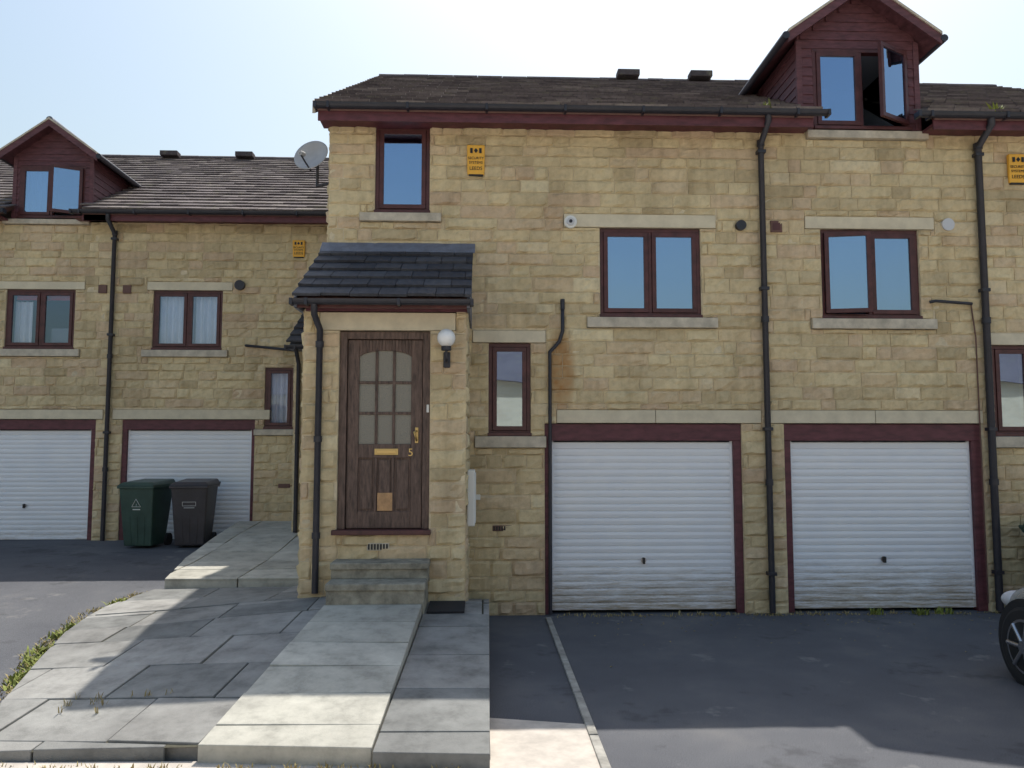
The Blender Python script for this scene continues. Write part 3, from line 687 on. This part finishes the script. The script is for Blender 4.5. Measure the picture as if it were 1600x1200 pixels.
# ================= OPPOSITE TERRACE (behind the viewer, seen in reflections) =====
ho=empty('terraced_house')
m,nt,b=newmat('far_stonework'); b.inputs['Roughness'].default_value=.9
bt=N(nt,'ShaderNodeTexBrick'); bt.inputs['Color1'].default_value=(.64,.53,.35,1); bt.inputs['Color2'].default_value=(.56,.45,.29,1); bt.inputs['Mortar'].default_value=(.58,.50,.36,1)
bt.inputs['Scale'].default_value=1; bt.inputs['Brick Width'].default_value=.42; bt.inputs['Row Height'].default_value=.16; bt.inputs['Mortar Size'].default_value=.008
sx=N(nt,'ShaderNodeSeparateXYZ'); cb=N(nt,'ShaderNodeCombineXYZ'); nt.links.new(pos(nt),sx.inputs[0]); nt.links.new(sx.outputs[0],cb.inputs[0]); nt.links.new(sx.outputs[2],cb.inputs[1]); nt.links.new(cb.outputs[0],bt.inputs['Vector']); nt.links.new(bt.outputs['Color'],b.inputs['Base Color'])
M['far']=m
YO=-23
box('walls',-22,24,YO-7,YO,-.2,4.7,'far',ho,0)
k=MB(); k.prism([(-22.3,YO+.35,4.6),(-22.3,YO-3.5,6.6),(-22.3,YO-7.35,4.6)],[(24.3,YO+.35,4.6),(24.3,YO-3.5,6.6),(24.3,YO-7.35,4.6)],(.4,.4,0)); k.obj('roof','tile',ho,tint=True)
k=MB();g=MB();gd=MB()
for i in range(10):
    x=-20+i*4.4
    k.box(x,x+1.2,YO,YO+.05,2.9,4.0); g.box(x+.06,x+.57,YO+.045,YO+.06,2.97,3.93); g.box(x+.63,x+1.14,YO+.045,YO+.06,2.97,3.93)
    k.box(x+1.9,x+2.9,YO,YO+.05,.2,2.2); gd.box(x-.6,x+1.5,YO,YO+.05,.05,2.0)
k.obj('window_frames','wood',ho); g.obj('window_glass','carglass',ho); gd.obj('garage_doors','garage',ho)

# ================= GROUND =================
def lerp(p,x):
    if x<=p[0][0]: return p[0][1]
    for (a,va),(b_,vb) in zip(p,p[1:]):
        if x<=b_: return va+(vb-va)*(x-a)/(b_-a)
    return p[-1][1]
def sm(a,b_,x):
    t=max(0,min(1,(x-a)/(b_-a))); return t*t*(3-2*t)
def gz(x,y):
    s=lerp([(-5,0),(-4.2,.02),(.15,.25),(4.46,.36),(8,.36)],y); return s*(1-sm(-3.2,-1.6,x))
xs=sorted(set([-300,-150,-80,-45,-28,-20,-15]+[-12+.4*i for i in range(61)]+[14,18,25,40,80,150,300]))
ys=sorted(set([-300,-150,-80,-50,-35,-28,-22,-16,-12]+[-9+.35*i for i in range(50)]+[10,14,20,40,80,150,300,600]))
k=MB()
for y in ys:
    for x in xs: k.v.append((x,y,gz(x,y)))
nx=len(xs)
for j in range(len(ys)-1):
    for i in range(nx-1): k.f.append((j*nx+i,j*nx+i+1,(j+1)*nx+i+1,(j+1)*nx+i))
k.t=[(0,0,0)]*len(k.v); k.obj('ground','asphalt',None,smooth=True)
k=MB()
for i in range(10):
    for j in range(4): 
        x0_=-30+i*6; y0_=-22.6+j*3.9
        k.box(x0_+.01,x0_+5.99,y0_+.01,y0_+3.89,-.1,.008)
k.obj('bounce_road','concrete')  # unseen pale road, added to bounce sunlight onto the house fronts

# paving
def clip(poly,reg):
    out=poly
    for i in range(len(reg)):
        a,b_=reg[i],reg[(i+1)%len(reg)]; inp=out; out=[]
        def side(p): return (b_[0]-a[0])*(p[1]-a[1])-(b_[1]-a[1])*(p[0]-a[0])
        for j in range(len(inp)):
            p,q=inp[j],inp[(j+1)%len(inp)]; sp,sq=side(p),side(q)
            if sp>=0: out.append(p)
            if (sp>=0)!=(sq>=0):
                t=sp/(sp-sq); out.append((p[0]+(q[0]-p[0])*t,p[1]+(q[1]-p[1])*t))
        if not out: return []
    return out
def area(p): return abs(sum(p[i][0]*p[(i+1)%len(p)][1]-p[(i+1)%len(p)][0]*p[i][1] for i in range(len(p)))/2)
def slabs(name,parent,reg,zf,mat,dx,dy,ox=0,oy=0,rot=0,th=.16,seed=1,stag=False):
    rnd=random.Random(seed); b=MB(); cr,sr=math.cos(rot),math.sin(rot)
    for j in range(-12,14):
        for i in range(-12,14):
            sxx=(dx/2 if (stag and j%2) else 0)
            a0,a1=ox+i*dx+sxx+.007,ox+(i+1)*dx+sxx-.007; b0,b1=oy+j*dy+.007,oy+(j+1)*dy-.007
            q=[(a0,b0),(a1,b0),(a1,b1),(a0,b1)]; q=[(p[0]*cr-p[1]*sr,p[0]*sr+p[1]*cr) for p in q]
            q=clip(q,reg)
            if len(q)<3 or area(q)<.01: continue
            e=rnd.uniform(-.005,.005); tx,ty=rnd.uniform(-.012,.012),rnd.uniform(-.012,.012)
            mx,my=sum(p[0] for p in q)/len(q),sum(p[1] for p in q)/len(q)
            top=[(p[0],p[1],zf(*p)+e+tx*(p[0]-mx)+ty*(p[1]-my)) for p in q]; bot=[(p[0],p[1],zf(*p)-th) for p in q]
            b.prism(bot,top,(rnd.random(),rnd.random(),0))
    o=b.obj(name,mat,parent,.006,tint=True)
    k=MB(); rg=reg
    for j in range(-30,30):
        y0_,y1_=j*.3,(j+1)*.3
        q=clip([(-9,y0_),(9,y0_),(9,y1_),(-9,y1_)],rg)
        if len(q)>2: k.poly([(p[0],p[1],zf(*p)-.016) for p in q])
    k.obj(name+'_joints','joint',parent)
    return o
def zl(x,y):
    l=lerp([(-4.4,.06),(-4.0,.085),(-1.7,.24),(.15,.29)],y); r=lerp([(-4.4,.09),(-4.0,.14),(-1.7,.43),(-1.1,.44),(.15,.33)],y)
    t=max(0,min(1,(x+3.7)/2.2)); return l+(r-l)*t
def zs(x,y): return lerp([(-4.3,.115),(-1.7,.455),(0,.46)],y)
def zr(x,y): return lerp([(-4.4,.105),(-1.7,.36),(-1.1,.37),(0,.19)],y)
pv=empty('paved_path')
def curveL(y): return lerp([(-4.15,-3.02),(-3.4,-3.33),(-2.4,-3.6),(-1.6,-3.78),(-.9,-3.88),(.15,-3.72)],y)
A=[(-3.0,-4.18),(-1.72,-4.18),(-1.56,-3.16),(-1.46,-1.72),(-3.76,-1.72),(-3.6,-2.4),(-3.33,-3.4)]
slabs('grey_slabs',pv,A,zl,'slab_d',.78,.62,.1,.02,math.radians(-6),seed=3,stag=True,th=.2)
B=[(-3.76,-1.715),(-1.46,-1.715),(-1.46,-1.12),(-3.86,-1.12)]
slabs('grey_slabs_middle',pv,B,zl,'slab_d',.8,.61,0,-.0,0,seed=4,th=.2)
C=[(-3.86,-1.115),(-1.83,-1.115),(-1.83,.14),(-3.72,.14),(-3.88,-.7)]
slabs('grey_slabs_rear',pv,C,zl,'slab_d',.82,.62,.3,.13,0,seed=5,th=.2)
D=[(-1.70,-4.22),(-.655,-4.30),(-.56,-1.70),(-1.455,-1.70)]
slabs('pale_slabs',pv,D,zs,'slab_l',2.2,.46,-2,.12,math.radians(-1.5),seed=6)
E=[(-.645,-4.34),(.045,-4.37),(.06,-1.70),(-.55,-1.70)]
slabs('side_slabs',pv,E,zr,'slab_d',1.6,.68,-1.0,0,0,seed=7)
slabs('side_slabs_rear',pv,[(-.545,-1.695),(.06,-1.695),(.065,-1.135),(-.545,-1.135)],zr,'slab_d',.7,.6,.0,0,0,seed=8)
slabs('side_slabs_corner',pv,[(-.17,-1.13),(.065,-1.13),(.07,-.01),(-.17,-.01)],zr,'slab_d',.7,.6,.0,0,0,seed=9)
te=empty('raised_terrace')
T=[(-3.62,.15),(-1.85,.15),(-1.85,YL-.02),(-4.08,YL-.02),(-3.92,1.6)]
def zt(x,y): return lerp([(.15,.405),(1.5,.44),(3.4,.61),(4.5,.67)],y)
slabs('terrace_slabs',te,T,zt,'slab_l',.9,.6,-.1,.15,0,th=.3,seed=10)
k=MB()
for j in range(4):
    y0_,y1_=-4.38-.45*j,-4.38-.45*(j+1)
    k.poly([(-3.6,y1_,gz(-3.6,y1_)+.005),(.70,y1_,.005),(.70,y0_,.005),(-3.2,y0_,gz(-3.2,y0_)+.012),])
k.poly([(-3.2,-4.38,gz(-3.2,-4.38)+.012),(.05,-4.38,.005),(.05,-4.2,.005),(-3.1,-4.2,gz(-3.1,-4.2)+.012)])
k.poly([(.05,-4.38,.005),(.70,-4.38,.005),(.70,-3.6,.006),(.05,-3.45,.006)])  # sunlight put into colour: strip pale only where sunlit, shaded length left asphalt
k.obj('concrete_pavement','concrete')
k=MB(); y=-.2
while y>-6.9:
    k.box(.70,.76,y-.90,y-.006,-.05,.018+R.uniform(-.004,.004)); y-=.91
k.obj('edging_kerb','kerb',None,.006)
dm=MB(); dm.hexa([(-.52,-1.66,zr(0,-1.66)+.004),(-.17,-1.66,zr(0,-1.66)+.004),(-.17,-1.19,zr(0,-1.19)+.004),(-.52,-1.19,zr(0,-1.19)+.004),(-.52,-1.66,zr(0,-1.66)+.022),(-.17,-1.66,zr(0,-1.66)+.022),(-.17,-1.19,zr(0,-1.19)+.022),(-.52,-1.19,zr(0,-1.19)+.022)])
dm.obj('doormat','mat',None,.004)

# ================= ALARM BOXES =================
def alarm(x0,x1,z0,z1,y):
    e=empty('burglar_alarm_box'); w=x1-x0; h=z1-z0
    b=MB(); b.hexa([(x0+.02*w,y-.05,z0),(x1-.02*w,y-.05,z0),(x1-.02*w,y-.015,z0),(x0+.02*w,y-.015,z0),(x0,y-.07,z1),(x1,y-.07,z1),(x1,y-.015,z1),(x0,y-.015,z1)])
    b.obj('case','orange',e,.010)
    box('lower_lens',x0+.1*w,x1-.1*w,y-.048,y-.012,z0-.045*h,z0+.02*h,'black',e,.005)
    yy=y-.068; cx=(x0+x1)/2; rt=(math.radians(90+3.2),0,0)
    k=MB(); zc=z0+.80*h; s=.085*h
    k.box(cx-.32*w,cx-.18*w,yy-.006,yy,zc-s,zc+s); k.box(cx+.18*w,cx+.32*w,yy-.006,yy,zc-s,zc+s)
    k.hexa([(cx,yy-.007,zc-s),(cx+.11*w,yy-.007,zc),(cx,yy-.007,zc+s),(cx-.11*w,yy-.007,zc),(cx,yy,zc-s),(cx+.11*w,yy,zc),(cx,yy,zc+s),(cx-.11*w,yy,zc)])
    k.obj('mark','black',e)
    for s_,f,sz in(('SECURITY',.51,.20),('SYSTEMS',.36,.20),('LEEDS',.15,.27)):
        text('lettering_'+s_.lower(),s_,cx,y-.0535-.02*f,z0+f*h,sz*w,'black',e,rt)
    return e
alarm(-.20,.01,5.10,5.45,0); alarm(6.33,6.55,5.08,5.43,0); alarm(-3.29,-3.08,5.17,5.46,YL)

# ================= SATELLITE DISH =================
sd=empty('satellite_dish')
def dish(c,d,r,parent):
    d=Vector(d).normalized(); u=d.cross(Vector((0,0,1))).normalized(); w=u.cross(d); b=MB(); n=30; rings=7
    c=Vector(c); b.v.append(tuple(c))
    for j in range(1,rings+1):
        rr=r*j/rings
        for i in range(n):
            a=2*math.pi*i/n; b.v.append(tuple(c+u*rr*1.05*math.cos(a)+w*rr*.92*math.sin(a)+d*(.28*rr*rr/r)))
    for i in range(n): b.f.append((0,1+i,1+(i+1)%n))
    for j in range(rings-1):
        for i in range(n):
            k_=(i+1)%n; b.f.append((1+j*n+i,1+(j+1)*n+i,1+(j+1)*n+k_,1+j*n+k_))
    b.t=[(0,0,0)]*len(b.v); o=b.obj('reflector','dish',parent,smooth=True); md=o.modifiers.new('s','SOLIDIFY'); md.thickness=.008
    lnb=c+d*.28-w*.12
    tube('feed_arm',[tuple(c-w*r*.85),tuple(c-w*r*.7+d*.16),tuple(lnb)],.010,'plastic',parent)
    cyl('feed_horn',tuple(lnb),tuple(-d+w*.4),.028,.09,'dish',parent)
    tube('mast',[tuple(c-d*.03),tuple(c-d*.10),tuple(c-d*.10+Vector((0,0,-.30)))],.018,'plastic',parent)
    tube('bracket',[tuple(c-d*.10+Vector((0,0,-.29))),(-1.86,c.y+.05,c.z-.30)],.018,'plastic',parent)
    box('bracket_plate',-1.86,-1.83,c.y-.04,c.y+.14,c.z-.40,c.z-.18,'plastic',parent)
dish((-2.08,.35,5.42),(-.30,-.85,.25),.22,sd)

# ================= WHEELIE BINS =================
def bin_(x,y,z,mat,rot,label):
    e=empty('wheelie_bin')
    b=MB(); bw,bd,tw,td,h=.22,.24,.275,.34,.96
    b.hexa([(-bw,-bd,.04),(bw,-bd,.04),(bw,bd-.04,.04),(-bw,bd-.04,.04),(-tw,-td,h),(tw,-td,h),(tw,td-.02,h),(-tw,td-.02,h)]); b.obj('body',mat,e,.02)
    b=MB(); b.box(-tw-.02,tw+.02,-td-.025,td,h-.03,h+.012); b.obj('rim',mat,e,.01)
    b=MB(); b.hexa([(-tw-.025,-td-.04,h+.014),(tw+.025,-td-.04,h+.014),(tw+.025,td+.03,h+.014),(-tw-.025,td+.03,h+.014),(-tw+.03,-td+.05,h+.065),(tw-.03,-td+.05,h+.065),(tw-.02,td+.02,h+.10),(-tw+.02,td+.02,h+.10)]); b.obj('lid',mat,e,.018)
    tube('handle',[(-tw,td,h-.02),(-tw,td+.07,h+.03),(tw,td+.07,h+.03),(tw,td,h-.02)],.018,mat,e)
    for s in(-1,1): cyl('wheel',(s*(bw+.0),bd+.0,.10),(s,0,0),.10,.05,'rubber',e)
    k=MB()
    for s in(-1,0,1): k.hexa([(s*.1-.012,-bd-.012,.08),(s*.1+.012,-bd-.012,.08),(s*.1+.012,-bd+.02,.08),(s*.1-.012,-bd+.02,.08),(s*.12-.012,-bd-.055,.5),(s*.12+.012,-bd-.055,.5),(s*.12+.012,-bd+.0,.5),(s*.12-.012,-bd+.0,.5)])
    k.obj('ribs',mat,e)
    def fy(zz): return -(bd+(td-bd)*(zz-.04)/(h-.04))-.002
    if label=='tri':
        zc=.70; pts=[(-.07,zc-.05),(.07,zc-.05),(0,zc+.07)]
        tube('warning_triangle',[(p,fy(q)-.004,q) for p,q in pts],.0055,'white',e,cyc=True)
        text('warning_mark','!',0,fy(.68)-.002,.66,.09,'white',e,(math.radians(84),0,0))
        k=MB(); k.hexa([(-.06,fy(.60)-.001,.60),(.06,fy(.60)-.001,.60),(.06,fy(.60)+.01,.60),(-.06,fy(.60)+.01,.60),(-.06,fy(.615)-.001,.615),(.06,fy(.615)-.001,.615),(.06,fy(.615)+.01,.615),(-.06,fy(.615)+.01,.615)]); k.obj('label_line','white',e)
    if label=='box':
        tube('label_outline',[(p,fy(q)-.002,q) for p,q in((-.10,.66),(.10,.66),(.10,.72),(-.10,.72))],.004,'white',e,cyc=True)
        tube('label_underline',[(p,fy(.63)-.002,.63) for p in(-.08,.08)],.004,'white',e)
    e.location=(x,y,z); e.rotation_euler=(0,0,math.radians(rot)); return e
bin_(-5.32,3.72,.335,'bin_green',-6,'tri'); bin_(-4.58,3.75,.335,'bin_grey',4,'box'); bin_(6.46,-.55,0,'bin_green',0,None)

# ================= PARKED CAR =================
def car(x0,yn):
    e=empty('parked_car'); cx=.87; Lc=4.05
    S=[(0,.50,.30,.48,.56),(.04,.62,.22,.55,.64),(.15,.74,.19,.60,.70),(.35,.82,.18,.66,.78),(.7,.855,.18,.74,.87),(1.15,.86,.18,.82,.95),(1.6,.87,.18,.86,.98),(2.4,.87,.18,.88,.99),(3.1,.87,.18,.90,1.0),(3.6,.85,.20,.92,1.02),(3.9,.80,.24,.90,1.02),(4.03,.70,.30,.80,.95),(4.05,.6,.36,.7,.85)]
    b=MB()
    for s,w,zb,zs_,zt_ in S:
        ring=[(-w*.80,zb),(-w*.97,zb+.08),(-w,(zb+zs_)/2),(-w*.985,zs_),(-w*.88,zt_-.01),(-w*.45,zt_+.02),(0,zt_+.03),(w*.45,zt_+.02),(w*.88,zt_-.01),(w*.985,zs_),(w,(zb+zs_)/2),(w*.97,zb+.08),(w*.80,zb)]
        for p,q in ring: b.v.append((cx+p,-s,q))
    n=13
    for i in range(len(S)-1):
        for j in range(n):
            k_=(j+1)%n; b.f.append((i*n+j,i*n+k_,(i+1)*n+k_,(i+1)*n+j))
    b.f.append(tuple(range(n))); b.f.append(tuple((len(S)-1)*n+i for i in reversed(range(n)))); b.t=[(0,0,0)]*len(b.v)
    o=b.obj('body','paint',e,smooth=True); md=o.modifiers.new('s','SUBSURF'); md.levels=2; md.render_levels=2
    def loft(name,st,mat,z_bot):
        b=MB()
        for s,w,zt_ in st:
            for p,q in((-w,z_bot),(-w*.86,zt_-.04),(-w*.6,zt_),(0,zt_+.015),(w*.6,zt_),(w*.86,zt_-.04),(w,z_bot)): b.v.append((cx+p,-s,q))
        for i in range(len(st)-1):
            for j in range(6): b.f.append((i*7+j,i*7+j+1,(i+1)*7+j+1,(i+1)*7+j))
        b.t=[(0,0,0)]*len(b.v); o=b.obj(name,mat,e,smooth=True); return o
    loft('glasshouse',[(1.15,.74,.98),(1.75,.78,1.36),(2.2,.79,1.42),(3.0,.79,1.43),(3.55,.77,1.36),(3.9,.72,1.02)],'carglass',.93)
    loft('roof_panel',[(1.72,.60,1.385),(2.2,.70,1.455),(3.0,.70,1.462),(3.6,.62,1.375)],'paint',1.385)
    for sg in(-1,1):
        for pts in([(1.15,.76,.98),(1.78,.70,1.38)],[(2.45,.775,.98),(2.45,.70,1.41)],[(3.85,.74,1.0),(3.5,.68,1.38)]):
            tube('pillar',[(cx+sg*w,-s,z) for s,w,z in pts],.03,'paint',e)
        for s in(.62,3.25):
            cyl('wheel_arch',(cx+sg*.80,-s,.33),(sg,0,0),.36,.075,'rubber',e,40)
            cyl('tyre',(cx+sg*.69,-s,.315),(sg,0,0),.315,.205,'rubber',e,40,bevel=.03)
            cyl('hub_rim',(cx+sg*.893,-s,.315),(sg,0,0),.215,.006,'alloy',e,32)
            cyl('rim_dark',(cx+sg*.897,-s,.315),(sg,0,0),.195,.005,'black',e,32)
            for i in range(7):
                a=2*math.pi*i/7; tube('spoke',[(cx+sg*.903,-s,.315),(cx+sg*.903,-s+.2*math.cos(a),.315+.2*math.sin(a))],.018,'alloy',e)
            cyl('hub_cap',(cx+sg*.90,-s,.315),(sg,0,0),.05,.02,'alloy',e)
        sphere('headlight',(cx+sg*.63,-.16,.60),.12,'lens',e,(1.0,1.0,.65))
        sphere('tail_light',(cx+sg*.68,-3.94,.82),.1,'redlens',e,(1,.6,1.3))
        box('mirror',cx+sg*.95-.09,cx+sg*.95+.09,-1.62,-1.50,.98,1.09,'paint',e,.03)
        tube('door_seam',[(cx+sg*.872,-1.42,.3),(cx+sg*.872,-1.42,.88)],.005,'black',e); tube('door_seam',[(cx+sg*.876,-2.5,.3),(cx+sg*.876,-2.5,.9)],.005,'black',e)
    box('grille',cx-.38,cx+.38,-.03,.012,.33,.44,'black',e,.01); box('plate',cx-.26,cx+.26,-.02,.02,.45,.55,'white',e,.004); box('rear_plate',cx-.26,cx+.26,-4.07,-4.03,.62,.72,'orange',e,.004)
    box('bumper_lip',cx-.6,cx+.6,-.12,-.0,.2,.27,'rubber',e,.02)
    e.location=(x0,yn,0); return e
car(4.32,-2.28)

# ================= WEEDS =================
def tuft(b,x,y,z,n,h,sp,rnd,w=.006,lean=.5):
    for i in range(n):
        a=rnd.uniform(0,6.28); r=rnd.uniform(0,sp); px,py=x+r*math.cos(a),y+r*math.sin(a); hh=h*rnd.uniform(.4,1); la=rnd.uniform(0,6.28); ll=hh*lean*rnd.random()
        ca,sa=math.cos(la),math.sin(la); ww=w*rnd.uniform(.6,1.6)
        b.v+=[(px-sa*ww,py+ca*ww,z),(px+sa*ww,py-ca*ww,z),(px+ca*ll*.5+sa*ww*.8,py+sa*ll*.5-ca*ww*.8,z+hh*.6),(px+ca*ll*.5-sa*ww*.8,py+sa*ll*.5+ca*ww*.8,z+hh*.6),(px+ca*ll,py+sa*ll,z+hh*.9)]
        n0=len(b.v)-5; b.f+=[(n0,n0+1,n0+2,n0+3),(n0+3,n0+2,n0+4)]
rnd=random.Random(77)
b=MB()
for i in range(150):
    y=rnd.uniform(-4.1,.1); x=curveL(y)+rnd.uniform(-.13,.04)
    if noise.noise(Vector((x*2,y*1.7,3)))>.0: tuft(b,x,y,gz(x,y)+.0,rnd.randint(5,18),rnd.uniform(.03,.09),.08,rnd,.009,1.5)
for x,y in((4.55,-.1),(5.0,-.12),(5.3,-.1)): 
    for i in range(4): tuft(b,x+rnd.uniform(-.15,.15),y,0,12,.09,.06,rnd,.007,1.2)
for x in(3.28,5.98): tuft(b,x,-.36,5.79,16,.17,.06,rnd,.013,.8)
b.t=[(0,0,0)]*len(b.v); b.obj('weeds','weed')
b=MB()
for i in range(200):
    y=rnd.uniform(-4.1,.1); x=curveL(y)+rnd.uniform(-.2,.05); tuft(b,x,y,gz(x,y),7,.04,.08,rnd,.005,1.6)
for i in range(170):
    x=rnd.choice((rnd.uniform(.75,3.5),rnd.uniform(3.3,6.2))); tuft(b,x,-.05+rnd.uniform(-.09,.03),0,rnd.randint(2,8),rnd.uniform(.01,.05),.06,rnd,.005,1.6)
for i in range(14):
    x,y=rnd.uniform(-2.9,-2.1),rnd.uniform(-3.7,-3.4); tuft(b,x,y,zl(x,y),4,.07,.03,rnd,.003,1)
for i in range(50):
    x=rnd.uniform(-2.9,-.1); tuft(b,x,-4.26-.04*(x+3)*.9,.01,5,.05,.04,rnd,.004,1.2)
b.t=[(0,0,0)]*len(b.v); b.obj('dry_grass','dry')
b=MB()
for i in range(150):
    x,y=rnd.uniform(.8,6.2),-abs(rnd.gauss(0,.7))-.05
    a=rnd.uniform(0,6.28); s_=rnd.uniform(.006,.018); ca,sa=math.cos(a)*s_,math.sin(a)*s_
    b.poly([(x-ca,y-sa,.004),(x+sa*.6,y-ca*.6,.010),(x+ca,y+sa,.006),(x-sa*.6,y+ca*.6,.012)])
b.obj('leaf_litter','dry')

# ================= LIGHT =================
sdv=Vector((.155,.565,1)).normalized(); el=math.asin(sdv.z); az_=math.atan2(sdv.x,sdv.y)
w=bpy.data.worlds.new('World'); scene.world=w; w.use_nodes=True; nt=w.node_tree
bg=nt.nodes['Background']; sky=nt.nodes.new('ShaderNodeTexSky'); sky.sky_type='NISHITA'; sky.sun_disc=False
sky.sun_elevation=el; sky.sun_rotation=az_; sky.air_density=1.9; sky.dust_density=3.4; sky.ozone_density=2.5; sky.altitude=0
nt.links.new(sky.outputs[0],bg.inputs[0]); bg.inputs[1].default_value=.15
l=bpy.data.lights.new('sun','SUN'); l.energy=5; l.angle=math.radians(.5); l.color=(1,.95,.87)
lo=link(bpy.data.objects.new('sun',l)); lo.rotation_euler=(-sdv).to_track_quat('-Z','Y').to_euler(); lo.location=(5,12,20)
# ================= CAMERA =================
c=bpy.data.cameras.new('camera'); c.lens=27.99; c.sensor_width=36; c.clip_end=2000; c.clip_start=.05
co=link(bpy.data.objects.new('camera',c)); co.location=(0,-9.2,1.89); co.rotation_euler=(math.radians(94.6),0,math.radians(-2.07)); scene.camera=co
